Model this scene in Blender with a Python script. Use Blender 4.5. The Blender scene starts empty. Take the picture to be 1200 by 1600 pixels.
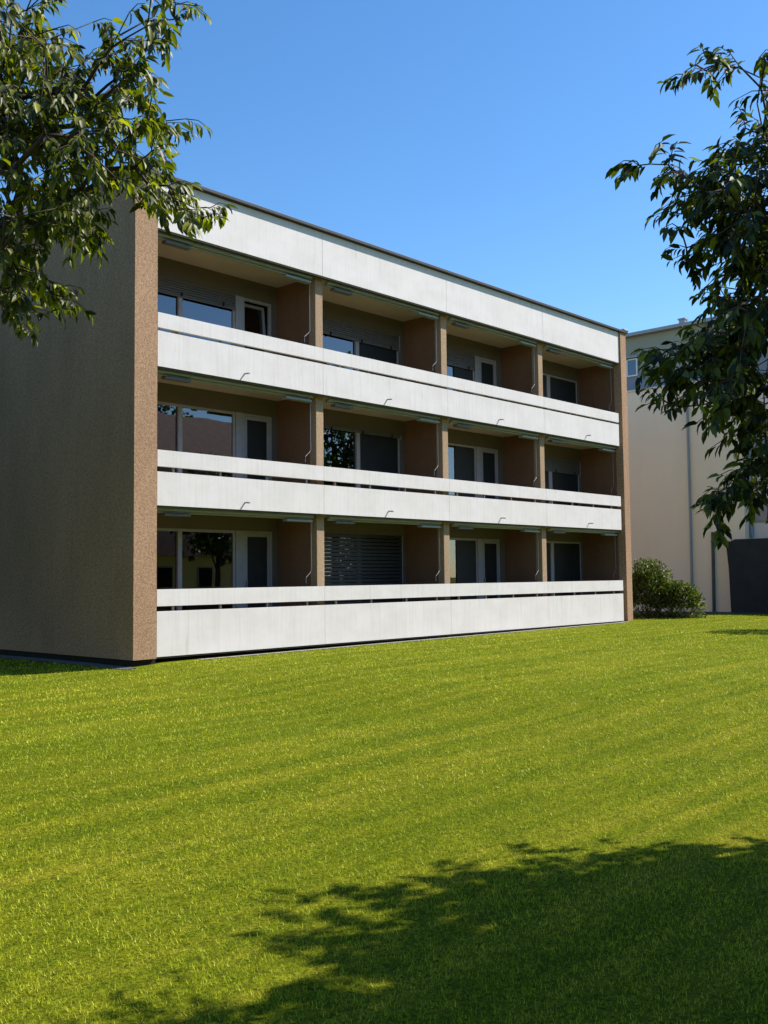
import bpy, bmesh, math, random
import numpy as np
from mathutils import Vector, Matrix
S = bpy.context.scene
R = math.radians
rng = np.random.default_rng(7)
random.seed(7)

# ------------------------------------------------------------------ camera, sky, sun, exposure
CAM = np.array([-11.29335, -16.5533, 1.60415])
FPX = 1560.827
AX = np.array([0.680962, -0.732231, -0.011310])     # camera right
AU = np.array([-0.040180, -0.052779, 0.997798])     # camera up
AF = np.array([0.731216, 0.679008, 0.065361])       # camera forward
cd = bpy.data.cameras.new('camera'); cam = bpy.data.objects.new('camera', cd)
S.collection.objects.link(cam); S.camera = cam
cd.sensor_fit = 'VERTICAL'; cd.sensor_height = 36.0; cd.lens = FPX / 1600 * 36.0
cd.clip_start = 0.1; cd.clip_end = 3000
cam.matrix_world = Matrix(((AX[0], AU[0], -AF[0], CAM[0]), (AX[1], AU[1], -AF[1], CAM[1]),
                           (AX[2], AU[2], -AF[2], CAM[2]), (0, 0, 0, 1)))
def at(px, py, t):                                   # photograph pixel + depth along view -> world point
    return CAM + t * (AF + AX * (px - 600) / FPX + AU * (800 - py) / FPX)
def proj(P):
    d = np.asarray(P) - CAM; D = d @ AF
    return 600 + FPX * (d @ AX) / D, 800 - FPX * (d @ AU) / D, D

PHI, EL = R(35), R(45)                               # sun: azimuth off the facade line, elevation
SUN = Vector((math.cos(PHI) * math.cos(EL), -math.sin(PHI) * math.cos(EL), math.sin(EL)))
w = bpy.data.worlds.new('World'); S.world = w; w.use_nodes = True
nt = w.node_tree; bg = nt.nodes['Background']
sky = nt.nodes.new('ShaderNodeTexSky'); sky.sky_type = 'NISHITA'; sky.sun_disc = False
sky.sun_elevation = EL; sky.sun_rotation = math.atan2(SUN.x, SUN.y)
sky.air_density = 1.0; sky.dust_density = 0.25; sky.ozone_density = 3.0; sky.altitude = 300
hs = nt.nodes.new('ShaderNodeHueSaturation'); hs.inputs['Saturation'].default_value = 1.22
nt.links.new(sky.outputs[0], hs.inputs['Color']); nt.links.new(hs.outputs[0], bg.inputs[0]); bg.inputs[1].default_value = 0.135
sd = bpy.data.lights.new('sun', 'SUN'); so = bpy.data.objects.new('sun', sd); S.collection.objects.link(so)
sd.energy = 4.8; sd.angle = R(0.5); sd.color = (1.0, 0.94, 0.85)
so.rotation_euler = SUN.to_track_quat('Z', 'Y').to_euler(); so.location = SUN * 60
S.view_settings.view_transform = 'Standard'; S.view_settings.look = 'None'
S.view_settings.exposure = 0.70; S.view_settings.gamma = 1; S.view_settings.use_curve_mapping = False
S.render.engine = 'CYCLES'
S.render.resolution_x, S.render.resolution_y = 768, 1024

# ------------------------------------------------------------------ materials
def mat(name):
    m = bpy.data.materials.new(name); m.use_nodes = True
    return m, m.node_tree, m.node_tree.nodes['Principled BSDF']
def N(nt, t, **k):
    n = nt.nodes.new(t)
    for a, b in k.items():
        if a in n.inputs.keys(): n.inputs[a].default_value = b
        else: setattr(n, a, b)
    return n
def ramp(nt, src, stops):
    r = nt.nodes.new('ShaderNodeValToRGB'); e = r.color_ramp.elements
    while len(e) < len(stops): e.new(0.5)
    for i, (p, c) in enumerate(stops):
        e[i].position = p; e[i].color = (*c, 1) if len(c) == 3 else c
    nt.links.new(src, r.inputs[0]); return r.outputs[0]
def mapped(nt, scale=(1, 1, 1), rot=(0, 0, 0)):
    g = nt.nodes.new('ShaderNodeNewGeometry'); m = nt.nodes.new('ShaderNodeMapping')
    m.inputs['Scale'].default_value = scale; m.inputs['Rotation'].default_value = rot
    nt.links.new(g.outputs['Position'], m.inputs[0]); return m.outputs[0]
def noise(nt, vec, scale, detail=3, rough=0.55):
    n = N(nt, 'ShaderNodeTexNoise'); n.inputs['Scale'].default_value = scale
    n.inputs['Detail'].default_value = detail; n.inputs['Roughness'].default_value = rough
    nt.links.new(vec, n.inputs['Vector']); return n.outputs['Fac']
def mix(nt, f, a, b, mode='MIX'):
    m = nt.nodes.new('ShaderNodeMix'); m.data_type = 'RGBA'; m.blend_type = mode
    for i, v in ((0, f), (6, a), (7, b)):
        if isinstance(v, bpy.types.NodeSocket): nt.links.new(v, m.inputs[i])
        else: m.inputs[i].default_value = v if not isinstance(v, tuple) else (*v, 1)[:4]
    return m.outputs[2]
def bump(nt, b, h, strength=0.3, dist=0.01):
    n = N(nt, 'ShaderNodeBump'); n.inputs['Strength'].default_value = strength; n.inputs['Distance'].default_value = dist
    nt.links.new(h, n.inputs['Height']); nt.links.new(n.outputs[0], b.inputs['Normal'])

def roughcast(name, c, speck=0.5, var=0.25, rough=0.95):
    m, t, b = mat(name); v = mapped(t)
    big = noise(t, mapped(t, (1, 1, 0.45)), 0.7, 5)
    fine = noise(t, v, 95, 3, 0.8); grit = noise(t, v, 19, 5, 0.85)
    base = ramp(t, big, [(0.3, tuple(x * (1 - var) for x in c)), (0.7, tuple(min(1, x * (1 + var * .6)) for x in c))])
    sp = ramp(t, fine, [(0.35, (1 - speck,) * 3), (0.62, (1 + speck * .6,) * 3)])
    gp = ramp(t, grit, [(0.34, (1 - speck * .55,) * 3), (0.6, (1 + speck * .25,) * 3)])
    wash = noise(t, mapped(t, (2.2, 2.2, 0.18)), 1.0, 5, 0.7)
    base = mix(t, 1.0, base, ramp(t, wash, [(0.32, (0.93, 0.92, 0.92)), (0.5, (1, 1, 1)), (0.7, (1.04, 1.03, 1.03))]), 'MULTIPLY')
    o = mix(t, 1.0, mix(t, 1.0, base, sp, 'MULTIPLY'), gp, 'MULTIPLY')
    t.links.new(o, b.inputs['Base Color']); b.inputs['Roughness'].default_value = rough
    b.inputs['Specular IOR Level'].default_value = 0.15
    bump(t, b, grit, 0.55, 0.02); return m
def plain(name, c, rough=0.6, var=0.12, scale=3.0, metal=0.0, spec=0.4, bumpy=0.0, streak=(1, 1, 1)):
    m, t, b = mat(name); n = noise(t, mapped(t, streak), scale, 5, 0.6)
    o = ramp(t, n, [(0.3, tuple(x * (1 - var) for x in c)), (0.72, tuple(min(1, x * (1 + var * .5)) for x in c))])
    t.links.new(o, b.inputs['Base Color']); b.inputs['Roughness'].default_value = rough
    b.inputs['Metallic'].default_value = metal; b.inputs['Specular IOR Level'].default_value = spec
    if bumpy: bump(t, b, noise(t, mapped(t), 60, 3), bumpy, 0.005)
    return m
def white_panel(name, c=(0.615, 0.585, 0.573)):
    m, t, b = mat(name)
    streaks = noise(t, mapped(t, (9, 9, 0.35)), 1.6, 5, 0.65)       # rain streaks run down the boards
    blot = noise(t, mapped(t, (1, 1, 1.6)), 1.1, 6, 0.62)
    grime = noise(t, mapped(t, (15, 15, 0.7)), 1.0, 5, 0.75)
    a = ramp(t, streaks, [(0.22, tuple(x * .86 for x in c)), (0.5, c)])
    bl = ramp(t, blot, [(0.30, (0.90, 0.895, 0.875)), (0.6, (1, 1, 1))])
    gr = ramp(t, grime, [(0.27, (0.78, 0.76, 0.72)), (0.40, (1, 1, 1))])
    o = mix(t, 1.0, mix(t, 1.0, a, bl, 'MULTIPLY'), gr, 'MULTIPLY')
    # board joints every 0.76 m
    w_ = N(t, 'ShaderNodeTexWave', wave_type='BANDS', bands_direction='X', wave_profile='SIN')
    w_.inputs['Scale'].default_value = 0.417; w_.inputs['Distortion'].default_value = 0
    t.links.new(mapped(t), w_.inputs['Vector'])
    jt = ramp(t, w_.outputs['Fac'], [(0.0, (0.96, 0.955, 0.95)), (0.0004, (1, 1, 1))])
    o = mix(t, 1.0, o, jt, 'MULTIPLY')
    t.links.new(o, b.inputs['Base Color']); b.inputs['Roughness'].default_value = 0.72
    b.inputs['Specular IOR Level'].default_value = 0.25
    bump(t, b, noise(t, mapped(t, (3, 3, 1)), 25, 4), 0.12, 0.006); return m
def glass(name, tint=(0.32, 0.35, 0.35), ior=2.1):
    m = bpy.data.materials.new(name); m.use_nodes = True; t = m.node_tree; t.nodes.clear()
    out = t.nodes.new('ShaderNodeOutputMaterial'); mx = t.nodes.new('ShaderNodeMixShader')
    gl = N(t, 'ShaderNodeBsdfGlossy'); gl.inputs['Roughness'].default_value = 0.004; gl.inputs['Color'].default_value = (0.9, 0.95, 1, 1)
    tr = N(t, 'ShaderNodeBsdfTransparent'); tr.inputs['Color'].default_value = (*tint, 1)
    fr = N(t, 'ShaderNodeFresnel'); fr.inputs['IOR'].default_value = ior
    bp = N(t, 'ShaderNodeBump'); bp.inputs['Strength'].default_value = 0.04; bp.inputs['Distance'].default_value = 0.02
    t.links.new(noise(t, mapped(t), 1.3, 1), bp.inputs['Height']); t.links.new(bp.outputs[0], gl.inputs['Normal'])
    t.links.new(fr.outputs[0], mx.inputs[0]); t.links.new(tr.outputs[0], mx.inputs[1]); t.links.new(gl.outputs[0], mx.inputs[2])
    t.links.new(mx.outputs[0], out.inputs[0]); return m
def leaf(name, c1, c2, c3, trans=0.45, gloss=0.32):
    m = bpy.data.materials.new(name); m.use_nodes = True; t = m.node_tree; t.nodes.clear()
    out = t.nodes.new('ShaderNodeOutputMaterial')
    g = t.nodes.new('ShaderNodeNewGeometry')
    col = ramp(t, g.outputs['Random Per Island'], [(0.0, c1), (0.45, c2), (0.93, c3), (1.0, tuple(min(1, x * 1.5) for x in c3))])
    b = N(t, 'ShaderNodeBsdfPrincipled'); t.links.new(col, b.inputs['Base Color'])
    b.inputs['Roughness'].default_value = gloss; b.inputs['Specular IOR Level'].default_value = 0.5
    tl = N(t, 'ShaderNodeBsdfTranslucent')
    tc = mix(t, 1.0, col, (1.5, 1.7, 0.5, 1), 'MULTIPLY'); t.links.new(tc, tl.inputs['Color'])
    mx = t.nodes.new('ShaderNodeMixShader'); mx.inputs[0].default_value = trans
    t.links.new(b.outputs[0], mx.inputs[1]); t.links.new(tl.outputs[0], mx.inputs[2]); t.links.new(mx.outputs[0], out.inputs[0])
    return m
def lawn_colour(t):
    v = mapped(t, (1, 1, 0.0))
    big = noise(t, v, 0.28, 4, 0.6)
    mid = noise(t, v, 1.7, 5, 0.7)
    st = noise(t, mapped(t, (0.04, 1.0, 0)), 2.9, 3, 0.6)     # mower passes
    c = ramp(t, big, [(0.3, (0.400, 0.462, 0.016)), (0.7, (0.500, 0.540, 0.024))])
    c = mix(t, 1.0, c, ramp(t, mid, [(0.3, (0.80, 0.86, 0.8)), (0.55, (1, 1, 1)), (0.75, (1.22, 1.10, 1.5))]), 'MULTIPLY')
    c = mix(t, 1.0, c, ramp(t, st, [(0.36, (0.78, 0.86, 0.74)), (0.5, (1, 1, 1)), (0.64, (1.26, 1.13, 1.6))]), 'MULTIPLY')
    tuft = noise(t, v, 12.0, 4, 0.7)
    c = mix(t, 1.0, c, ramp(t, tuft, [(0.34, (0.66, 0.71, 0.68)), (0.5, (1, 1, 1)), (0.66, (1.20, 1.17, 1.4))]), 'MULTIPLY')
    return c
def grass_mat():
    m = bpy.data.materials.new('grass_blades'); m.use_nodes = True; t = m.node_tree; t.nodes.clear()
    out = t.nodes.new('ShaderNodeOutputMaterial'); c = lawn_colour(t)
    g = t.nodes.new('ShaderNodeNewGeometry')
    rnd = ramp(t, g.outputs['Random Per Island'], [(0.0, (0.70, 0.76, 0.65)), (0.5, (1, 1, 1)), (0.95, (1.12, 1.10, 1.2)), (1.0, (1.25, 1.18, 2.2))])
    c = mix(t, 1.0, c, rnd, 'MULTIPLY')
    b = N(t, 'ShaderNodeBsdfPrincipled'); t.links.new(c, b.inputs['Base Color']); b.inputs['Roughness'].default_value = 0.55
    b.inputs['Specular IOR Level'].default_value = 0.3
    tl = N(t, 'ShaderNodeBsdfTranslucent'); t.links.new(c, tl.inputs['Color'])
    mx = t.nodes.new('ShaderNodeMixShader'); mx.inputs[0].default_value = 0.27
    t.links.new(b.outputs[0], mx.inputs[1]); t.links.new(tl.outputs[0], mx.inputs[2]); t.links.new(mx.outputs[0], out.inputs[0])
    return m
def lawn_ground_mat():
    m, t, b = mat('lawn_soil'); c = lawn_colour(t)
    fine = noise(t, mapped(t), 45, 4, 0.75)
    c = mix(t, 1.0, c, ramp(t, fine, [(0.35, (0.12, 0.13, 0.15)), (0.65, (0.50, 0.50, 0.5))]), 'MULTIPLY')
    t.links.new(c, b.inputs['Base Color']); b.inputs['Roughness'].default_value = 1.0
    b.inputs['Specular IOR Level'].default_value = 0.05
    bump(t, b, fine, 0.8, 0.03); return m

M = dict(
    brown=roughcast('brown_roughcast', (0.385, 0.243, 0.148), 0.60, 0.14),
    column=roughcast('column_roughcast', (0.37, 0.26, 0.165), 0.3, 0.12),
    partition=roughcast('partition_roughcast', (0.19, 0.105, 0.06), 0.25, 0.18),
    white=white_panel('weathered_white_panel'),
    soffit=plain('painted_soffit', (0.42, 0.35, 0.275), 0.85, 0.1, 1.5),
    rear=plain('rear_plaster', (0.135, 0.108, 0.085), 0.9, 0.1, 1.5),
    frame=plain('window_frame_paint', (0.33, 0.315, 0.31), 0.45, 0.12, 5),
    coping=plain('coping_metal', (0.045, 0.043, 0.048), 0.7, 0.2, 6, 0.3),
    gutter=plain('grey_sheet_metal', (0.30, 0.31, 0.33), 0.5, 0.15, 6, 0.3),
    awning=plain('awning_aluminium', (0.25, 0.27, 0.25), 0.5, 0.15, 8, 0.1, streak=(0.3, 1, 1)),
    drip=plain('dark_drip_edge', (0.035, 0.038, 0.022), 0.9, 0.4, 5),  # near-black green for the dark gap under fascia and panels
    dark=plain('dark_recess', (0.02, 0.02, 0.018), 0.9, 0.3, 4, spec=0.1),
    slat=plain('shutter_slats', (0.115, 0.11, 0.10), 0.55, 0.15, 6),
    darkslat=plain('dark_blind_slats', (0.030, 0.030, 0.028), 0.45, 0.15, 6),
    screen=plain('dark_fabric_screen', (0.020, 0.021, 0.019), 0.6, 0.2, 3, spec=0.3),
    metal=plain('thin_grey_metal', (0.30, 0.30, 0.30), 0.4, 0.2, 12, 0.5),
    glass=glass('window_glass'),
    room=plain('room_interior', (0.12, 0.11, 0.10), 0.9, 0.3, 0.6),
    edging=plain('concrete_edging', (0.30, 0.28, 0.24), 0.9, 0.4, 6, bumpy=0.4),
    asphalt=plain('dark_paving', (0.10, 0.10, 0.10), 0.9, 0.3, 3, bumpy=0.4),
    beige=plain('beige_render', (0.92, 0.78, 0.56), 0.92, 0.06, 0.5, bumpy=0.15, streak=(1, 1, 0.4)),
    olive=plain('grey_green_render', (0.29, 0.31, 0.25), 0.9, 0.08, 0.6),
    bluegrey=plain('blue_grey_cladding', (0.20, 0.235, 0.265), 0.6, 0.1, 1.0),
    anthracite=plain('anthracite_wall', (0.028, 0.029, 0.030), 0.85, 0.3, 2.2, bumpy=0.3),
    lightrender=plain('light_render', (0.78, 0.70, 0.60), 0.9, 0.08, 1.0),
    bark=plain('bark', (0.085, 0.065, 0.05), 0.95, 0.4, 14, bumpy=0.8, streak=(1, 1, 0.25)),
    leafl=leaf('leaves_light', (0.022, 0.032, 0.006), (0.075, 0.095, 0.008), (0.22, 0.225, 0.012), 0.40, 0.48),
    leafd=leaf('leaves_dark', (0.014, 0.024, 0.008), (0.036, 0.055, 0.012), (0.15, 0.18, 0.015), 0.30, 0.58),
    leafs=leaf('shrub_leaves', (0.03, 0.045, 0.008), (0.06, 0.08, 0.010), (0.14, 0.16, 0.03), 0.35, 0.45),
    leaff=leaf('far_leaves', (0.02, 0.04, 0.01), (0.04, 0.07, 0.012), (0.08, 0.12, 0.02), 0.3, 0.5),
    tile=plain('red_roof_tiles', (0.22, 0.10, 0.065), 0.8, 0.35, 2),
    yellow=plain('yellow_render', (0.75, 0.60, 0.25), 0.9, 0.1, 1),
    pale=plain('pale_render', (0.45, 0.40, 0.38), 0.9, 0.1, 1),
    whitepaint=plain('white_paint', (0.75, 0.75, 0.72), 0.5, 0.08, 4),
    grass=grass_mat(), lawn=lawn_ground_mat(),
)

# ------------------------------------------------------------------ builders
def link(o, parent=None):
    S.collection.objects.link(o)
    if parent is not None: o.parent = parent
    return o
def tag(o, label, cat, group=None, kind=None):
    if label: o['label'] = label
    if cat: o['category'] = cat
    if group: o['group'] = group
    if kind: o['kind'] = kind
    return o
def empty(name, loc, label, cat, group=None):
    return tag(link(bpy.data.objects.new(name, None)), label, cat, group) if not any(loc) else _e(name, loc, label, cat, group)
def _e(name, loc, label, cat, group):
    o = link(bpy.data.objects.new(name, None)); o.location = loc; return tag(o, label, cat, group)
class MB:
    """collects boxes, tubes and prisms (world coordinates) and links them as one mesh object"""
    def __init__(s): s.v = []; s.f = []
    def box(s, x0, x1, y0, y1, z0, z1):
        n = len(s.v); s.v += [(x, y, z) for z in (z0, z1) for x, y in ((x0, y0), (x1, y0), (x1, y1), (x0, y1))]
        s.f += [tuple(n + i for i in q) for q in ((3, 2, 1, 0), (4, 5, 6, 7), (0, 1, 5, 4), (1, 2, 6, 5), (2, 3, 7, 6), (3, 0, 4, 7))]; return s
    def tube(s, pts, r, k=8, r1=None):
        pts = [Vector(p) for p in pts]; n = len(s.v); m = len(pts)
        for i, p in enumerate(pts):
            d = (pts[min(i + 1, m - 1)] - pts[max(i - 1, 0)]).normalized()
            a = d.cross(Vector((0.13, 0.31, 1)) if abs(d.z) < .95 else Vector((1, 0.2, 0))).normalized(); b = d.cross(a)
            rr = r if r1 is None else r + (r1 - r) * i / (m - 1)
            s.v += [tuple(p + (a * math.cos(2 * math.pi * j / k) + b * math.sin(2 * math.pi * j / k)) * rr) for j in range(k)]
        for i in range(m - 1):
            for j in range(k):
                s.f.append((n + i * k + j, n + i * k + (j + 1) % k, n + (i + 1) * k + (j + 1) % k, n + (i + 1) * k + j))
        s.f.append(tuple(n + j for j in reversed(range(k)))); s.f.append(tuple(n + (m - 1) * k + j for j in range(k))); return s
    def prism(s, poly, axis, a0, a1):
        """extrude 2D outline along axis (0=x: poly in y,z; 1=y: poly in x,z)"""
        n = len(s.v); k = len(poly)
        for a in (a0, a1):
            for p, q in poly: s.v.append((a, p, q) if axis == 0 else (p, a, q))
        s.f.append(tuple(n + i for i in range(k))); s.f.append(tuple(n + k + i for i in reversed(range(k))))
        for i in range(k): s.f.append((n + i, n + k + i, n + k + (i + 1) % k, n + (i + 1) % k))
        return s
    def build(s, name, m, parent=None, bevel=0.0, smooth=False):
        me = bpy.data.meshes.new(name); me.from_pydata(s.v, [], s.f); me.materials.append(m)
        bm = bmesh.new(); bm.from_mesh(me); bmesh.ops.recalc_face_normals(bm, faces=bm.faces); bm.to_mesh(me); bm.free()
        o = link(bpy.data.objects.new(name, me))
        if parent is not None:
            o.parent = parent
            bpy_loc = Vector((0, 0, 0)); q = parent
            while q is not None: bpy_loc += q.location; q = q.parent
            o.location = -bpy_loc
        if bevel:
            b = o.modifiers.new('bevel', 'BEVEL'); b.width = bevel; b.segments = 2; b.limit_method = 'ANGLE'
        if smooth:
            for p in me.polygons: p.use_smooth = True
        return o
def mesh_np(name, V, F, m, parent=None):
    """V (n,3); F (k,4) or (k,3) arrays"""
    me = bpy.data.meshes.new(name); V = np.asarray(V, np.float32); F = np.asarray(F, np.int32); k = F.shape[1]
    me.vertices.add(len(V)); me.vertices.foreach_set('co', V.ravel())
    me.loops.add(F.size); me.loops.foreach_set('vertex_index', F.ravel())
    me.polygons.add(len(F)); me.polygons.foreach_set('loop_start', np.arange(0, F.size, k, dtype=np.int32))
    me.update(calc_edges=True); me.materials.append(m)
    o = link(bpy.data.objects.new(name, me), parent)
    return o

# ------------------------------------------------------------------ ground
GX = [(-60, -0.16), (-6, -0.14), (-2.0, -0.12), (-0.6, -0.05), (0.3, 0.0), (17.4, 0.065), (18.8, 0.10), (20, 0.13), (26, 0.11), (60, 0.1)]
def gz(x, y=0):
    base = np.interp(x, [g[0] for g in GX], [g[1] for g in GX])
    return base + 0.012 * np.sin(x * 0.9 + 1.3) * np.sin(y * 0.7) * (np.abs(y) > 0.6)
def sheet(name, xs, ys, m, dz=0.0, kind='structure', skip=None):
    V = [(x, y, gz(x, y) + dz) for y in ys for x in xs]; nx = len(xs)
    F = [(j * nx + i, j * nx + i + 1, (j + 1) * nx + i + 1, (j + 1) * nx + i) for j in range(len(ys) - 1) for i in range(nx - 1)]
    o = mesh_np(name, V, F, m); o['kind'] = kind; return o
xs = np.r_[[-600, -250, -100, -50], np.arange(-25, 32, 0.6), [40, 60, 100, 250, 600, 1500]]
ys = np.r_[[-1500, -600, -250, -100, -50], np.arange(-26, 16, 0.6), [20, 40, 100, 250, 600]]
sheet('ground', xs, ys, M['lawn'])
def strip(name, x0, x1, y0, y1, m, dz):
    n = max(2, int(abs(x1 - x0) / 0.4)); k = max(2, int(abs(y1 - y0) / 0.4))
    return sheet(name, np.linspace(x0, x1, n), np.linspace(y0, y1, k), m, dz)
strip('facade_edging_path', 0.9, 17.9, -0.25, -0.08, M['edging'], 0.012)
strip('side_path', -0.86, -0.575, -0.25, 13.0, M['asphalt'], 0.012)
strip('neighbour_forecourt', 25.0, 25.99, -9, 1.6, M['asphalt'], 0.02)
strip('paved_apron', 23.9, 25.99, 1.65, 12, M['asphalt'], 0.016)

# ------------------------------------------------------------------ grass blades
def lawn_ok(x, y):
    inb = (x > -0.85) & (x < 18.5) & (y > -0.235 + 0.05 * np.sin(x * 3.1) * np.sin(x * 7.7)) & (y < 13)
    return ~inb & (x < 24.5) & (y < 13)
def grass():
    Vs = []
    half = R(33); cam_az = math.atan2(AF[1], AF[0])
    for r0, r1, dens, wd, ln in ((2.4, 5.0, 6500, 0.0044, 0.023), (5.0, 8.0, 3600, 0.0060, 0.025), (8, 13, 1500, 0.0090, 0.030), (13, 21, 800, 0.014, 0.032), (21, 38, 330, 0.024, 0.033)):
        n = int(half * (r1 * r1 - r0 * r0) * dens)
        r = np.sqrt(rng.uniform(r0 * r0, r1 * r1, n)); a = cam_az + rng.uniform(-half, half, n)
        x = CAM[0] + r * np.cos(a); y = CAM[1] + r * np.sin(a); k = lawn_ok(x, y)
        # thin and thick patches
        pat = np.sin(x * 5.1 + 2 * np.sin(y * 3.7)) * np.sin(y * 4.3 + 2 * np.sin(x * 2.9))
        k &= rng.uniform(0, 1, n) < 0.66 + 0.34 * pat
        x, y = x[k], y[k]; n = len(x)
        z = gz(x, y); th = rng.uniform(0, 2 * math.pi, n); W = wd * rng.uniform(.6, 1.3, n); L = ln * rng.uniform(.55, 1.3, n)
        lean = rng.uniform(0.15, 1.15, n); la = rng.uniform(0, 2 * math.pi, n)
        dx, dy = np.cos(th) * W / 2, np.sin(th) * W / 2
        ox, oy = np.cos(la) * np.sin(lean) * L, np.sin(la) * np.sin(lean) * L; h = np.cos(lean) * L
        p = np.stack([np.c_[x - dx, y - dy, z - .003], np.c_[x + dx, y + dy, z - .003], np.c_[x + ox, y + oy, z + h]], 1)
        Vs.append(p.reshape(-1, 3))
    V = np.concatenate(Vs); F = np.arange(len(V)).reshape(-1, 3)
    o = mesh_np('lawn_grass', V, F, M['grass'])
    tag(o, 'short mown sunlit green grass covering the whole lawn', 'grass', kind='stuff')
grass()

# ------------------------------------------------------------------ apartment building
B = empty('apartment_building', (0, 0, 0), 'three storey brown and white apartment block with long balcony bands', 'building')
FB = [8.622, 5.834, 3.067]                     # underside of fascia / balcony panels, top to bottom
RAILS = [(6.614, 6.92, 5.834, 6.551), (3.841, 4.169, 3.067, 3.737), (1.090, 1.420, 0.107, 0.990)]
COLX = [4.485, 9.075, 13.645]; CW = 0.235; YC = 0.215; YB = 1.56
BX = [(0.0, 4.485), (4.72, 9.075), (9.31, 13.645), (13.88, 18.12)]
SEAM = [0.0, 4.52, 9.07, 13.62, 17.97]
MB().box(-.57, -.05, -.06, 12.5, 0.085, 9.66).build('end_wall', M['brown'], B)['label'] = 'rough brown left end wall of the block'
MB().box(18.12, 18.47, -.05, 12.5, 0.04, 9.66).build('end_wall', M['brown'], B)['label'] = 'narrow brown right end wall of the block'
MB().box(-.53, -.02, 0.02, 12.4, -0.3, 0.083).box(-.015, 18.115, 0.45, 12.4, -0.3, 0.30).build('foundation', M['dark'], B)  # near-black colour stands in for the shade in the void under the panels
MB().box(-.05, 18.12, YB + .16, 12.4, 9.35, 9.64).build('roof_deck', M['gutter'], B)
MB().box(-.66, 18.56, -.105, .12, 9.665, 9.735).box(-.66, -.44, .12, 12.6, 9.665, 9.735).box(18.34, 18.56, .12, 12.6, 9.665, 9.735).box(-.66, 18.56, 12.35, 12.6, 9.60, 9.66)\
    .build('roof_coping', M['coping'], B, .008)
MB().box(18.28, 18.58, -.12, .10, 9.738, 9.80).build('coping_end_cap', M['gutter'], B, .01)
for i in range(4):
    x0, x1 = SEAM[i], (SEAM[i + 1] if i < 3 else 18.10)
    MB().box(x0 + (.002 if i else -.045), x1 - .002, 0.0, 0.10, 8.622, 9.66).build('fascia_panel', M['white'], B, .005)
MB().box(-.04, 18.11, .104, .30, 8.665, 9.64).build('fascia_backing', M['gutter'], B)
MB().box(-.045, 18.11, .012, .10, 8.590, 8.619).build('fascia_drip_strip', M['drip'], B)
# slabs (soffit + balcony floor)
for k, (zt, zb) in enumerate(((9.34, 8.66), (6.07, 5.88), (3.30, 3.11))):
    MB().box(-.048, 18.118, 0.11 if k else .304, YB + (.16 if k else 12 - YB), zb, zt).build('balcony_slab', M['soffit'], B)
MB().box(-.048, 18.118, 0.16, YB + .2, 0.31, 0.40).build('balcony_slab', M['asphalt'], B)
for k in (1, 2):
    MB().box(-.046, 18.116, YB + .161, 12.3, (5.9, 3.13)[k - 1], (6.05, 3.28)[k - 1]).build('floor_deck', M['room'], B)
for rt0, rt1, p0, p1 in RAILS:
    for i in range(4):
        a, b = SEAM[i] + (.002 if i else 0), SEAM[i + 1] - .002
        MB().box(a, b, 0.0, 0.075, rt0, rt1).build('rail_board', M['white'], B, .003)
        MB().box(a, b, 0.004, 0.085, p0, p1).build('parapet_panel', M['white'], B, .003)
        for u in (.10, .36, .64, .90):
            xx = a + (b - a) * u; MB().box(xx - .02, xx + .02, .09, .13, p0 + .3, rt1 - .05).build('rail_bracket', M['metal'], B)
    MB().box(0, 17.97, .02, .10, p0 - .030, p0 - .003).build('panel_drip_strip', M['drip'], B)
for cx in COLX:
    MB().box(cx, cx + CW, YC, YC + .22, 0.05, 8.66).build('column', M['column'], B, .008)
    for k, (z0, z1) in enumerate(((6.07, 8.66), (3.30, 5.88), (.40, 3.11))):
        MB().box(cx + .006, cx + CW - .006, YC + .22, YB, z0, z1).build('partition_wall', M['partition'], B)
# inner faces of the two end walls inside the loggias
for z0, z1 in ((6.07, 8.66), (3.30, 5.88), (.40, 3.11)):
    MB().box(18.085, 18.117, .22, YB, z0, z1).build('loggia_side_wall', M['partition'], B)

def frame_mb(x0, x1, z0, z1, y, t=.07, d=.07):
    return MB().box(x0, x0 + t, y, y + d, z0, z1).box(x1 - t, x1, y, y + d, z0, z1).box(x0 + t, x1 - t, y + .003, y + d, z0, z0 + t).box(x0 + t, x1 - t, y + .003, y + d, z1 - t, z1)
def window(x0, x1, z0, z1, mull, panes, label=None):
    """a window part with frame posts; sub-parts pane / fabric screen"""
    fm = frame_mb(x0, x1, z0, z1, YB + .02, .06)
    for a, b in mull: fm.box(a, b, YB - .005, YB + .09, z0 + .06, z1 - .06)
    W = fm.build('window', M['frame'], B, .004)
    if label: W['label'] = label
    edges = [x0 + .06] + [v for ab in mull for v in ab] + [x1 - .06]
    for i, kd in enumerate(panes):
        a, b = edges[2 * i], edges[2 * i + 1]
        if kd in 'gh': MB().box(a, b, YB + .05, YB + .062, z0 + .06, z1 - .06).build('pane', M['glass'], W)
        if kd == 's': MB().box(a, b, YB + .035, YB + .045, z0 + .06, z1 - .06).build('fabric_screen', M['screen'], W)
        if kd == 'h':                                                     # right part of the pane covered by a dark screen
            MB().box(a + (b - a) * .36, b, YB + .030, YB + .040, z0 + .06, z1 - .06).build('fabric_screen', M['screen'], W)
    return W
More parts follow.
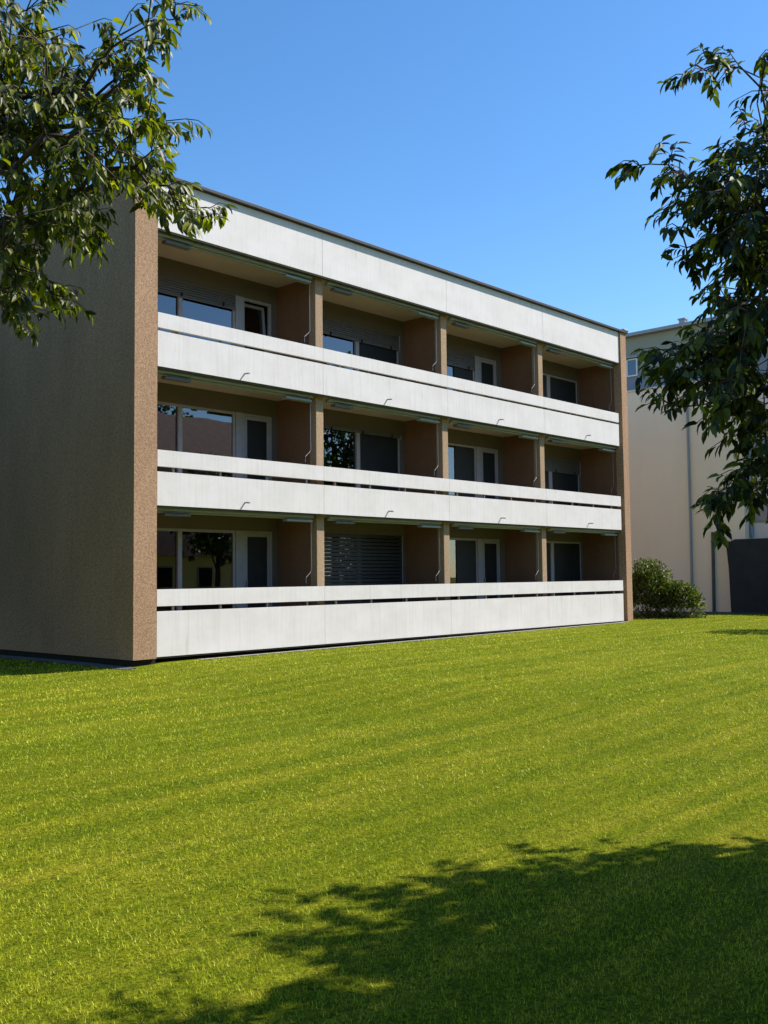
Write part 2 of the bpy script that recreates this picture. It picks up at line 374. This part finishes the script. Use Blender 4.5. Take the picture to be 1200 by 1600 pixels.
def door(x0, x1, z0, z1, tilt=0.0, screen=False):
    D = frame_mb(x0, x1, z0, z1, YB + .01, .06).build('balcony_door', M['frame'], B, .004)
    if screen:
        lf = frame_mb(x0 + .065, x1 - .065, z0 + .02, z1 - .065, 0, .07, .05)
        g = MB().box(x0 + .135, x1 - .135, .02, .032, z0 + .09, z1 - .135)
    else:
        lf = frame_mb(x0 + .065, x1 - .065, z0 + .02, z1 - .065, 0, .07, .05)
        g = MB().box(x0 + .135, x1 - .135, .02, .032, z0 + .09, z1 - .135)
    for mb in (lf, g):                                                   # leaf tilts about its bottom edge
        mb.v = [(x, YB + .02 + y + (z - z0) * math.tan(tilt), z) for x, y, z in mb.v]
    L = lf.build('door_leaf', M['frame'], D); g.build('pane', M['screen'] if screen else M['glass'], D)
    MB().box(x0 + .085, x0 + .105, YB - .03, YB + .02, z0 + 1.0, z0 + 1.13).build('handle', M['metal'], D)
    return D
def shutter(x0, x1, z0, z1, mt, y=None, hooks=True, pitch=.055):
    y = YB - .035 if y is None else y
    mb = MB(); n = int((z1 - z0) / pitch)
    for i in range(n):
        zz = z1 - (i + 1) * pitch
        mb.prism([(y, zz + .008), (y + .028, zz), (y + .030, zz + pitch * .72), (y + .004, zz + pitch * .86)], 0, x0, x1)
    mb.box(x0, x1, y - .004, y + .034, z1 - n * pitch - .035, z1 - n * pitch)
    s = mb.build('roller_shutter', mt, B)
    for g0 in (x0 - .03, x1 + .001): MB().box(g0, g0 + .029, y, y + .034, z0 - .03, z1).build('guide_rail', M['frame'], s)
    if hooks:
        for u in (.12, .5, .88): MB().box(x0 + (x1 - x0) * u - .015, x0 + (x1 - x0) * u + .015, y - .03, y - .0045, z0 - .01, z0 + .07).build('stop_hook', M['dark'], s)
    return s
# openings, per floor: bay types.  local x from each bay's left
FL = [(6.07, 8.66, 8.22, 6.30), (3.30, 5.88, 5.47, 3.53), (0.40, 3.11, 2.72, 0.63)]     # floor, ceiling, head, sill
for k, (zf, zc, zh, zs) in enumerate(FL):
    rear = MB()
    for i, (a, b) in enumerate(BX):
        a2, b2 = a + (.0 if i else -.045), b - (.037 if i == 3 else 0)
        if i in (0, 2):
            o = 0.0 if i == 0 else 9.08
            w0, w1, p0, p1, d1 = a + (.10 if i == 0 else .12), o + 3.20, o + 3.20, o + 3.42, o + 4.30
            rear.box(a2, w0, YB, YB + .15, zf, zc).box(d1, b2, YB, YB + .15, zf, zc).box(w0, d1, YB, YB + .15, zh, zc).box(w0, p1, YB, YB + .15, zf, zs)
            MB().box(w1 + .002, p1 - .002, YB - .01, YB + .10, zs + .001, zh - .001).build('window_post', M['frame'], B, .004)
            mull = [(o + 1.60, o + 1.71)]
            if i == 0: window(w0, w1, zs, zh, mull, 'gg')
            else: window(w0, w1, zs, zh, mull, 'sh')  # left pane screened, right pane half screened
            door(p1, d1, zf + .02, zh, R(5) if (k == 0 and i == 0) else 0.0, screen=(k > 0 or i > 0))
            if k == 0: shutter(w0 + .03, w1 - .02, 7.89 if i == 0 else 7.74, zh + .0, M['slat'])
        else:
            o = 4.55 if i == 1 else 13.66
            w0, w1, d0 = o + 1.30, o + 4.34, a + .12
            rear.box(a2, d0, YB, YB + .15, zf, zc).box(w1, b2, YB, YB + .15, zf, zc).box(d0, w1, YB, YB + .15, zh, zc).box(w0 - .12, w1, YB, YB + .15, zf, zs)
            MB().box(w0 - .118, w0 - .002, YB - .01, YB + .10, zs + .001, zh - .001).build('window_post', M['frame'], B, .004)
            window(w0, w1, zs, zh, [(o + 2.64, o + 2.77)] if i == 1 else [(o + 2.48, o + 2.66)], 'gs' if i == 1 else 'ss')
            door(d0, w0 - .12, zf + .02, zh, 0, True)
            if k == 0 and i == 1: shutter(w0 + .03, w1 - .02, 7.80, zh, M['slat'])
            if k == 1 and i == 1: shutter(w0 + .03, w1 - .02, 5.37, zh - .0, M['slat'])
            if k == 1 and i == 3: shutter(w0 + .03, w1 - .02, 5.00, zh - .0, M['slat'])
            if k == 2 and i == 1: shutter(w0 + .03, w1 - .02, zs + .02, zh, M['darkslat'], YB - .04, False, .095)
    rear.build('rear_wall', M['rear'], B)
    # room behind the glass
    z0, z1 = zf, zc
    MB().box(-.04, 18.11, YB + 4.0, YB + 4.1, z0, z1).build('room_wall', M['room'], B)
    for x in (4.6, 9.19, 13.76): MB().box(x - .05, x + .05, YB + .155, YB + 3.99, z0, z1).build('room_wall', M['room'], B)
# awnings under each head
for k, fb in enumerate(FB):
    for i, (a, b) in enumerate(BX):
        x0, x1 = a + (.06 if i == 0 else .10), b - .17
        zt = fb - .012
        aw = MB().box(x0, x1, .125, .205, zt - .075, zt - .010).box(x0 + .02, x1 - .02, .21, .275, zt - .115, zt - .02)
        A = aw.build('awning', M['awning'], B, .014)
        for u0, u1 in ((x0 + .22, x0 + .85), (x1 - .80, x1 - .02)):
            MB().box(u0, u1, .14, .30, zt - .175, zt - .122).build('awning_arm', M['awning'] if u0 > x0 + 1 else M['slat'], A, .01)
        MB().tube([(x1 + .03, .26, zt - .08), (x1 + .035, .262, zt - 1.0), (x1 + .04, .262, zt - 1.26), (x1 - .02, .25, zt - 1.33), (x1 - .15, .24, zt - 1.43), (x1 - .155, .24, zt - 1.56)], .0085, 6).build('crank_rod', M['metal'], A)
# overflow spouts through the two upper balcony parapets
for k, fb in enumerate(FB[1:]):
    for x in (2.20, 6.70, 11.33, 15.95):
        z = fb + .155
        MB().tube([(x, .0, z), (x, -.07, z - .002), (x + .003, -.15, z - .012)], .017, 8).build('overflow_spout', M['gutter'], B)

# ------------------------------------------------------------------ neighbouring building
NB = empty('neighbour_building', (26, 4, 0.1), 'tall pale beige building with a grey green top storey behind the balcony block', 'building')
MB().box(26, 40, -.72, 16, -.1, 9.20).build('wall', M['beige'], NB)
MB().box(26.85, 39, -2.6, 15, 9.26, 11.72).build('penthouse_wall', M['olive'], NB)
MB().box(26.80, 26.845, -2.6, 15, 9.26, 10.14).build('cladding_band', M['bluegrey'], NB)
MB().box(26.55, 39.3, -2.9, 15.4, 11.72, 11.86).build('roof', M['gutter'], NB, .01)
MB().box(25.94, 26.35, -.78, 16.1, 9.20, 9.27).build('parapet_cap', M['lightrender'], NB, .01)
MB().box(26.5, 40, -3.0, -.724, -.1, 9.0).build('wing_wall', M['lightrender'], NB)
for z0, z1 in ((6.3, 7.5), (3.55, 4.3)):
    wn = MB().box(26.45, 26.498, -2.8, -.76, z0, z1).build('window', M['frame'], NB)
    MB().box(26.425, 26.447, -2.74, -.82, z0 + .06, z1 - .06).build('pane', M['gutter'], wn)
wn = frame_mb(0, .5, 0, .75, 0, .05, .06); wn.v = [(26.79 + y - .06, 4.52 - x, 10.02 + z) for x, y, z in wn.v]
wn = wn.build('window', M['whitepaint'], NB); MB().box(26.76, 26.775, 4.07, 4.47, 10.07, 10.72).build('pane', M['glass'], wn)
MB().box(26.60, 26.84, 3.95, 4.65, 10.80, 10.86).build('window_lintel', M['gutter'], NB)
MB().box(26.73, 26.79, 2.6, 2.75, 9.62, 9.80).build('vent_box', M['gutter'], NB)
MB().box(26.9, 27.15, 1.9, 2.15, 11.86, 12.08).box(26.86, 27.19, 1.86, 2.19, 12.08, 12.14).build('chimney', M['gutter'], NB)
MB().tube([(25.93, 1.44, 9.15), (25.93, 1.45, 3.4), (25.93, 1.49, .08)], .05, 8).build('downpipe', M['gutter'], NB)
MB().tube([(26.42, -.80, 8.9), (26.42, -.80, 3.0)], .07, 8).build('downpipe', M['gutter'], NB)
MB().tube([(25.90, .53, 3.22), (25.90, .58, .05)], .065, 8).build('standpipe', M['asphalt'], NB)
dw = MB().prism([(-.02, 2.86), (-.10, 2.80), (-.16, 2.55), (-.22, 1.8), (-.26, .05), (-4, .05), (-4, 2.9), (-.5, 2.9), (-.3, 2.82)], 0, 25.55, 25.80).build('anthracite_screen_wall', M['anthracite'])
tag(dw, 'dark anthracite screen wall at the foot of the beige building', 'wall')

# ------------------------------------------------------------------ foliage
LT = np.array([(0, 0, 0), (.28, -.5, .10), (.28, 0, 0), (.28, .5, .10), (.66, -.42, .02), (.66, 0, -.07), (.66, .42, .02), (1, 0, -.20)])
LF = np.array([(0, 1, 2, 2), (0, 2, 3, 3), (1, 4, 5, 2), (2, 5, 6, 3), (4, 7, 5, 5), (5, 7, 6, 6)])
def leaves(P, D, Nn, L, wr=.34):
    """P base points, D unit directions, Nn approx normals, L lengths -> V, tri F"""
    D = D / np.linalg.norm(D, axis=1, keepdims=True); Sd = np.cross(Nn, D); Sd /= np.linalg.norm(Sd, axis=1, keepdims=True) + 1e-9
    U = np.cross(D, Sd)
    V = P[:, None] + L[:, None, None] * (LT[None, :, 0:1] * D[:, None] + wr * LT[None, :, 1:2] * Sd[:, None] + .9 * LT[None, :, 2:3] * U[:, None])
    T = np.array([(0, 1, 2), (0, 2, 3), (1, 4, 5), (1, 5, 2), (2, 5, 6), (2, 6, 3), (4, 7, 5), (5, 7, 6)])
    F = T[None] + 8 * np.arange(len(P))[:, None, None]
    return V.reshape(-1, 3), F.reshape(-1, 3)
def unit(v): return v / (np.linalg.norm(v, axis=-1, keepdims=True) + 1e-9)
def crown_tree(root, trunk_top, twigs, leaf_len, leaf_mat, nleaf=(7, 11), droop=1.0, trunk_r=.14, lw=.34, twig_len=.16, inner=None, unseen_scale=1.8):
    """connect twig points to a branching skeleton, then hang leaves on every twig"""
    base = np.array(root.location); T = np.array(trunk_top, float)
    nodes = [base + (T - base) * u + np.array([.05 * math.sin(3 * u), .04 * math.sin(5 * u), 0]) for u in np.linspace(0, 1, 6)]
    par = [-1, 0, 1, 2, 3, 4]; plen = [0] * 6
    order = np.argsort(np.linalg.norm(twigs - T, axis=1)); NP = np.zeros((len(twigs) * 9 + 10, 3)); PL = np.zeros(len(NP))
    NP[:6] = nodes; n = 6; PL[:6] = np.linspace(0, .3, 6); child_tip = []
    for i in order:
        p = twigs[i]; d = np.linalg.norm(NP[3:n] - p, axis=1); c = d + .25 * PL[3:n]
        j = 3 + int(np.argmin(c)); dj = d[j - 3]
        if dj > .3:                                    # long runs become gently arched, crooked limbs
            a0 = NP[j].copy(); ks = min(8, int(dj / .16) + 1); l0 = PL[j]; wob = rng.normal(0, .035 * dj, 3)
            for q in range(1, ks):
                u = q / ks; NP[n] = a0 + (p - a0) * u + (np.array([0, 0, .10 * dj]) + wob) * 4 * u * (1 - u) * .6 + rng.normal(0, .012, 3)
                PL[n] = l0 + dj * u; par.append(j); j = n; n += 1
        NP[n] = p; PL[n] = PL[j] + np.linalg.norm(NP[j] - p); par.append(j); child_tip.append(n); n += 1
    wgt = np.zeros(n); wgt[child_tip] = 1
    for i in range(n - 1, 0, -1): wgt[par[i]] += wgt[i]
    rad = np.maximum(.0035, trunk_r * (wgt / wgt[0]) ** .55 * 1.0)
    tb = MB(); bb = MB()
    tb.tube([NP[i] for i in range(6)], trunk_r * 1.25, 12, trunk_r * .9)
    for i in range(6, n):
        j = par[i]; bb.tube([NP[j], NP[i]], min(rad[i] * 1.15, rad[j], .032), 6 if rad[i] > .01 else 4, min(rad[i], .030))
    tb.build('trunk', M['bark'], root, smooth=True); bb.build('branches', M['bark'], root, smooth=True)
    P, D, NN, L = [], [], [], []
    near = {child_tip[q] for q, t_ in enumerate(order) if inner is None or t_ < inner}      # unseen twigs get enlarged leaves to thicken the cast shadow
    stems = MB()
    for i in child_tip:
        p = NP[i]; q = NP[par[i]]; out = unit(p - q + rng.normal(0, .02, 3)); out[2] *= .6; out = unit(out + rng.normal(0, .35, 3))
        k = int(rng.integers(*nleaf)); tl = twig_len * rng.uniform(.7, 1.3)
        end = p + out * tl + np.array([0, 0, -.25 * tl * droop])
        stems.tube([p, (p + end) / 2 + np.array([0, 0, .02]), end], .003, 3, .0015)
        for m in range(k):
            u = (m + .5) / k; s = p + (end - p) * u
            side = unit(np.cross(out, [0, 0, 1.0])) * (1 if m % 2 else -1)
            d = unit(out * (.35 + .5 * u) + side * rng.uniform(.2, .9) + np.array([0, 0, -droop * rng.uniform(.35, 1.5)]) + rng.normal(0, .25, 3))
            nn = unit(np.array([0, 0, 1.0]) + out * .5 + rng.normal(0, .45, 3))
            P.append(s); D.append(d); NN.append(nn); L.append(leaf_len * rng.uniform(.55, 1.2) * (1.0 if i in near else unseen_scale))
    stems.build('twigs', M['bark'], root)
    V, F = leaves(np.array(P), np.array(D), np.array(NN), np.array(L), lw)
    o = mesh_np('crown', V, F, leaf_mat, root); o.location = -Vector(base)
def blobs(spec, depth, dspread, dens=3.0, up=0, shrink=1.0):
    """twig points filling the crown's outline clumps; dens may depend on height in the crown"""
    out = []
    for b in spec:
        px, py, r = b[0], b[1] - up, b[2] * shrink
        dd = depth + (b[3] if len(b) > 3 else 0); dn = dens(px, py) if callable(dens) else dens
        n = max(1, int(dn * (r / 20) ** 2 + rng.uniform()))
        for _ in range(n):
            a = rng.uniform(0, 2 * math.pi); q = r * math.sqrt(rng.uniform()) * .9
            out.append(at(px + q * math.cos(a), py + q * math.sin(a), dd + rng.normal(0, dspread * min(1, r / 40))))
    return np.array(out)
def ell(c, rad, n, spec, lump=.22):
    out = []
    while len(out) < n:
        v = unit(rng.normal(0, 1, 3)); r = rng.uniform() ** .45
        l = 1 + lump * math.sin(3 * v[0] * 2 + 1) * math.sin(4 * v[1] * 2 + 2) + lump * .7 * math.sin(7 * v[2] + 5 * v[0])
        p = np.array(c) + v * r * l * np.array(rad)
        x, y, D = proj(p)
        if D > .2 and -25 < x < 1225 and -25 < y < 1625 and not any(math.hypot(x - s[0], y - s[1]) < s[2] * .9 for s in spec): continue
        if D < 1.2 and abs((p - CAM) @ AX) < 1.5: continue
        out.append(p)
    return np.array(out)
def ground_pt(lat, dep, h):
    p = CAM + lat * unit(np.array([AX[0], AX[1], 0])) + dep * unit(np.array([AF[0], AF[1], 0])); return np.array([p[0], p[1], h])

def lobe(lat, dep, h, rl, rd, rh, n, spec):
    """twig points of a crown lobe whose axes follow the row of trees"""
    out = []; a = unit(np.array([AX[0], AX[1], 0])); f = unit(np.array([AF[0], AF[1], 0]))
    while len(out) < n:
        v = unit(rng.normal(0, 1, 3)) * rng.uniform() ** .4
        p = ground_pt(lat, dep, h) + a * v[0] * rl + f * v[1] * rd + np.array([0, 0, v[2] * rh])
        x, y, D = proj(p)
        if D > .2 and -25 < x < 1235 and -25 < y < 1625 and not any(math.hypot(x - q[0], y - q[1]) < q[2] * .9 for q in spec): continue
        out.append(p)
    return np.array(out)

SL = [(20, 50, 50), (60, 90, 45), (-10, 20, 40), (62, 8, 14), (5, 120, 50), (82, 70, 25), (212, 50, 28), (255, 12, 26), (285, 12, 12), (195, 85, 34), (240, 75, 22), (262, 40, 18), (150, 50, 14), (128, 100, 20), (165, 95, 22),
      (100, 150, 42), (40, 180, 70), (165, 170, 40), (212, 140, 42), (230, 165, 20), (150, 225, 55), (215, 220, 36), (262, 205, 16), (287, 203, 8), (55, 270, 75), (115, 310, 45), (195, 270, 36),
      (238, 265, 28), (225, 310, 32), (262, 320, 26), (290, 335, 22), (322, 345, 15), (90, 350, 45), (125, 365, 25), (20, 370, 50), (142, 350, 13), (35, 435, 36), (75, 455, 22), (98, 472, 12), (25, 495, 22), (30, 518, 8), (10, 465, 28)]
tl = ground_pt(-4.7, 5.6, 0); tl[2] = gz(tl[0], tl[1]) - .05
TL = empty('broadleaf_tree', tuple(tl), 'leafy tree with drooping bright green leaves hanging in at the upper left', 'tree')
bl = blobs(SL, 5.1, .38, lambda x, y: 3.4 if y < 130 else 5.6, 13, .90); nl = len(bl)
tw = np.concatenate([bl, lobe(-2.9, 5.0, 4.2, 1.3, .8, 1.5, 500, SL), ell(ground_pt(-4.6, 5.5, 5.1), (2.3, 2.3, 2.1), 900, SL)])
crown_tree(TL, ground_pt(-4.5, 5.6, 3.0), tw, .076, M['leafl'], (8, 14), 1.1, .15, .36, .13, nl, 1.2)

SR = [(1092, 125, 14), (1082, 132, 7), (1118, 112, 18), (1150, 125, 16), (1185, 118, 18), (1198, 160, 16), (1165, 206, 11), (1190, 222, 16), (1195, 195, 10), (1000, 268, 15), (1025, 268, 15), (1048, 285, 17), (1075, 296, 20), (1112, 290, 26), (1155, 268, 30),
      (1192, 255, 36), (1110, 330, 32), (1165, 325, 42), (1195, 350, 45), (1058, 350, 9), (1070, 330, 14), (1065, 378, 14), (1085, 405, 18), (1108, 398, 15), (1075, 412, 8), (1150, 390, 34), (1190, 420, 45), (1140, 440, 14), (1135, 475, 16), (1165, 480, 34), (1195, 510, 45),
      (1160, 540, 40), (1110, 555, 32), (1068, 572, 26), (1035, 572, 20), (1012, 578, 10), (1080, 605, 22), (1120, 600, 36), (1165, 620, 36), (1052, 622, 13), (1042, 648, 11), (1030, 640, 7), (1068, 648, 10), (1098, 635, 14), (1140, 640, 24), (1192, 660, 30), (1175, 692, 16), (1150, 650, 14),
      (1182, 735, 20), (1196, 720, 26), (1165, 765, 20), (1140, 785, 17), (1125, 805, 12), (1122, 822, 7), (1110, 800, 7), (1190, 775, 22), (1150, 800, 12), (1192, 800, 14)]
tr = ground_pt(5.0, 4.9, 0); tr[2] = gz(tr[0], tr[1]) - .05
TR = empty('broadleaf_tree', tuple(tr), 'darker shaded tree reaching in from the right side over the lawn', 'tree')
bl = blobs(SR, 4.25, .32, lambda x, y: 5.0 if y < 250 or x < 1090 else 7.6, 14, .92); nb = len(bl)
tw = np.concatenate([bl, lobe(2.9, 3.9, 3.0, 1.25, .55, 1.35, 1000, SR), ell(ground_pt(5.65, 5.15, 3.6), (2.2, 2.3, 1.6), 5400, SR, .16)])
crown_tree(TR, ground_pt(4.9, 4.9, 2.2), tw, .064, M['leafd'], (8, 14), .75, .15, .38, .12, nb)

def shrub(name, c, rad, n, leaf_len, label, cat, m='leafs', group=None):
    root = empty(name, (c[0], c[1], float(gz(c[0], c[1]))), label, cat, group)
    P = []; lumps = [(unit(rng.normal(0, 1, 3) * [1, 1, .7]), rng.uniform(.25, .45)) for _ in range(9)]
    for i in range(n):
        v = unit(rng.normal(0, 1, 3)); v[2] = abs(v[2]) if rng.uniform() < .8 else v[2]
        l = 1 + max((a if v @ q > .86 else 0) for q, a in lumps) * .8 - .12
        P.append(np.array([c[0], c[1], root.location.z + rad[2] * .25]) + v * l * np.array(rad) * [1, 1, .78] * rng.uniform(.35, 1) ** .5)
    P = np.array(P); P[:, 2] = np.maximum(P[:, 2], root.location.z + .03)
    out = unit(P - np.array([c[0], c[1], root.location.z]))
    D = unit(out + rng.normal(0, .6, P.shape)); NN = unit(out * .6 + [0, 0, .8] + rng.normal(0, .5, P.shape))
    V, F = leaves(P, D, NN, leaf_len * rng.uniform(.6, 1.3, len(P)), .42)
    o = mesh_np('foliage', V, F, M[m], root); o.location = -root.location
    st = MB()
    for i in range(26):
        p = P[rng.integers(len(P))]; b0 = np.array([c[0], c[1], root.location.z]) + rng.normal(0, .12, 3) * [1, 1, 0]
        st.tube([b0, (b0 + p) / 2 + rng.normal(0, .05, 3), p], .012, 5, .004)
    st.build('stems', M['bark'], root)
    return root
shrub('shrub', (20.35, .45, 0), (.95, 1.05, 1.8), 8000, .115, 'bushy green shrub beside the brown right end wall of the block', 'shrub')
shrub('shrub', (20.62, -.55, 0), (.8, .85, 1.3), 6000, .11, 'lower rounded shrub to the right of the taller bush, before the beige wall', 'shrub')
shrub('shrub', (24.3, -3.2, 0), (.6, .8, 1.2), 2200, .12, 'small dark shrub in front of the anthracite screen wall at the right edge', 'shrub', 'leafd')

# far trees and houses that the windows mirror; one small tree throws the shadow strip on the far lawn; dense unseen trees added against sky light
def far_tree(x, y, h, r, label, group='trees around the garden', n=2600, m='leaff', ll=.34, low=.35):
    z0 = float(gz(x, y)); root = empty('garden_tree', (x, y, z0), label, 'tree', group)
    lump = [(unit(rng.normal(0, 1, 3)), rng.uniform(.2, .4)) for _ in range(10)]
    V_ = unit(rng.normal(0, 1, (n, 3))); l = np.array([.8 + max((a if v @ q > .8 else 0) for q, a in lump) for v in V_])
    cz = z0 + h * (low + (1 - low) / 2); P = np.array([x, y, cz]) + V_ * (l * rng.uniform(.3, 1, n) ** .4)[:, None] * [r, r, h * (1 - low) / 2]
    D = unit(V_ + rng.normal(0, .8, (n, 3)) + [0, 0, -.3]); NN = unit(V_ + [0, 0, .6] + rng.normal(0, .5, (n, 3)))
    V, F = leaves(P, D, NN, ll * rng.uniform(.6, 1.3, n), .55); o = mesh_np('crown', V, F, M[m], root); o.location = -root.location
    t = MB().tube([(x, y, z0 - .1), (x + .1, y, z0 + h * .3), (x, y + .1, cz)], h * .022, 10, h * .01); 
    t.build('trunk', M['bark'], root, smooth=True)
    br = MB()
    for i in range(14):
        p = P[rng.integers(n)]; s = Vector((x, y, z0 + h * rng.uniform(.25, .5))); br.tube([s, (s + Vector(p)) / 2 + Vector((0, 0, .2)), p], h * .007, 6, .01)
    br.build('branches', M['bark'], root)
far_tree(16.7, -7.2, 3.1, 1.15, 'small garden tree off to the right whose shadow lies on the far lawn', ll=.16, n=2400, low=.25)
far_tree(26.5, -19.0, 13, 4.2, 'tall garden tree standing opposite the balconies', n=5200)
far_tree(15.0, -23.0, 8, 2.6, 'broad garden tree near the yellow house', n=3000)
far_tree(20.5, -21.5, 7.6, 2.0, 'slim garden tree standing before the yellow house', n=1300, ll=.4, low=.3)
far_tree(40, -64, 21, 8.0, 'very tall garden tree behind the large pale house', n=5000, ll=.6)
far_tree(24, -66, 20, 8.0, 'wide tall garden tree behind the houses', n=5000, ll=.6)
far_tree(-8.5, 3.5, 10, 3.0, 'dense unseen tree added to shade the brown end wall, nearest the lawn', n=6500, ll=.4, low=.08)  # unseen trees added here to keep sky light off the end wall
far_tree(-8.0, 9.5, 11, 3.2, 'dense unseen tree added to shade the brown end wall, farther from the lawn', n=6500, ll=.4, low=.08)
far_tree(-14.0, 0.5, 11, 3.4, 'large dense unseen tree added left of the lawn to block sky light', n=6500, ll=.4, low=.08)

for la, de, h_, r_, lb in ((3.5, -3.6, 10, 3.2, 'dense unseen tree added behind the viewer to block sky light, right of the middle'), (-4.0, -4.2, 9, 3.0, 'dense unseen tree added behind the viewer to block sky light, on the left'), (10.5, -1.2, 10, 3.0, 'dense unseen tree added to the right of the viewer to block sky light')):
    q = ground_pt(la, de, 0); far_tree(float(q[0]), float(q[1]), h_, r_, lb, ll=.42, n=5500, low=.12)  # unseen trees added to cut sky fill and deepen the lawn shadow

def house(x, y, wx, wy, h, ridge, wallm, label):
    Hh = empty('garden_house', (x, y, 0), label, 'house')
    MB().box(x - wx / 2, x + wx / 2, y - wy / 2, y + wy / 2, -.2, h).build('wall', wallm, Hh)
    e = .5; MB().prism([(y - wy / 2 - e, h - .12), (y + wy / 2 + e, h - .12), (y, ridge)], 0, x - wx / 2 - e, x + wx / 2 + e).build('roof', M['tile'], Hh)
    z = 1.0
    while z + 1.4 < h:
        for u in np.arange(-wx / 2 + 1.5, wx / 2 - 1, 2.8):
            f = MB().box(x + u - .55, x + u + .55, y + wy / 2 + .005, y + wy / 2 + .05, z, z + 1.35).build('window', M['frame'], Hh)
            MB().box(x + u - .47, x + u + .47, y + wy / 2 + .052, y + wy / 2 + .06, z + .08, z + 1.27).build('pane', M['dark'], f)
        z += 2.7
house(24, -31.5, 13, 7, 3.1, 8.7, M['yellow'], 'low yellow rendered house with steep tiled roof opposite the balconies')
house(33, -50, 24, 11, 10.5, 15.5, M['pale'], 'larger pale house with a red tiled roof behind the yellow one')
house(4, -46, 14, 10, 6.5, 10.5, M['pale'], 'pale house with a red tiled roof at the back of the garden')
# little white garden post by the shrub
gp = empty('garden_lamp', (23.6, .85, float(gz(23.6, .85))), 'small white garden lamp beside the shrub at the beige wall', 'lamp')
z = gp.location.z
MB().tube([(23.6, .85, z), (23.6, .85, z + .28)], .03, 10).build('post', M['whitepaint'], gp)
MB().tube([(23.6, .85, z + .28), (23.6, .85, z + .36), (23.6, .85, z + .46)], .09, 12, .05).build('lamp_head', M['whitepaint'], gp)
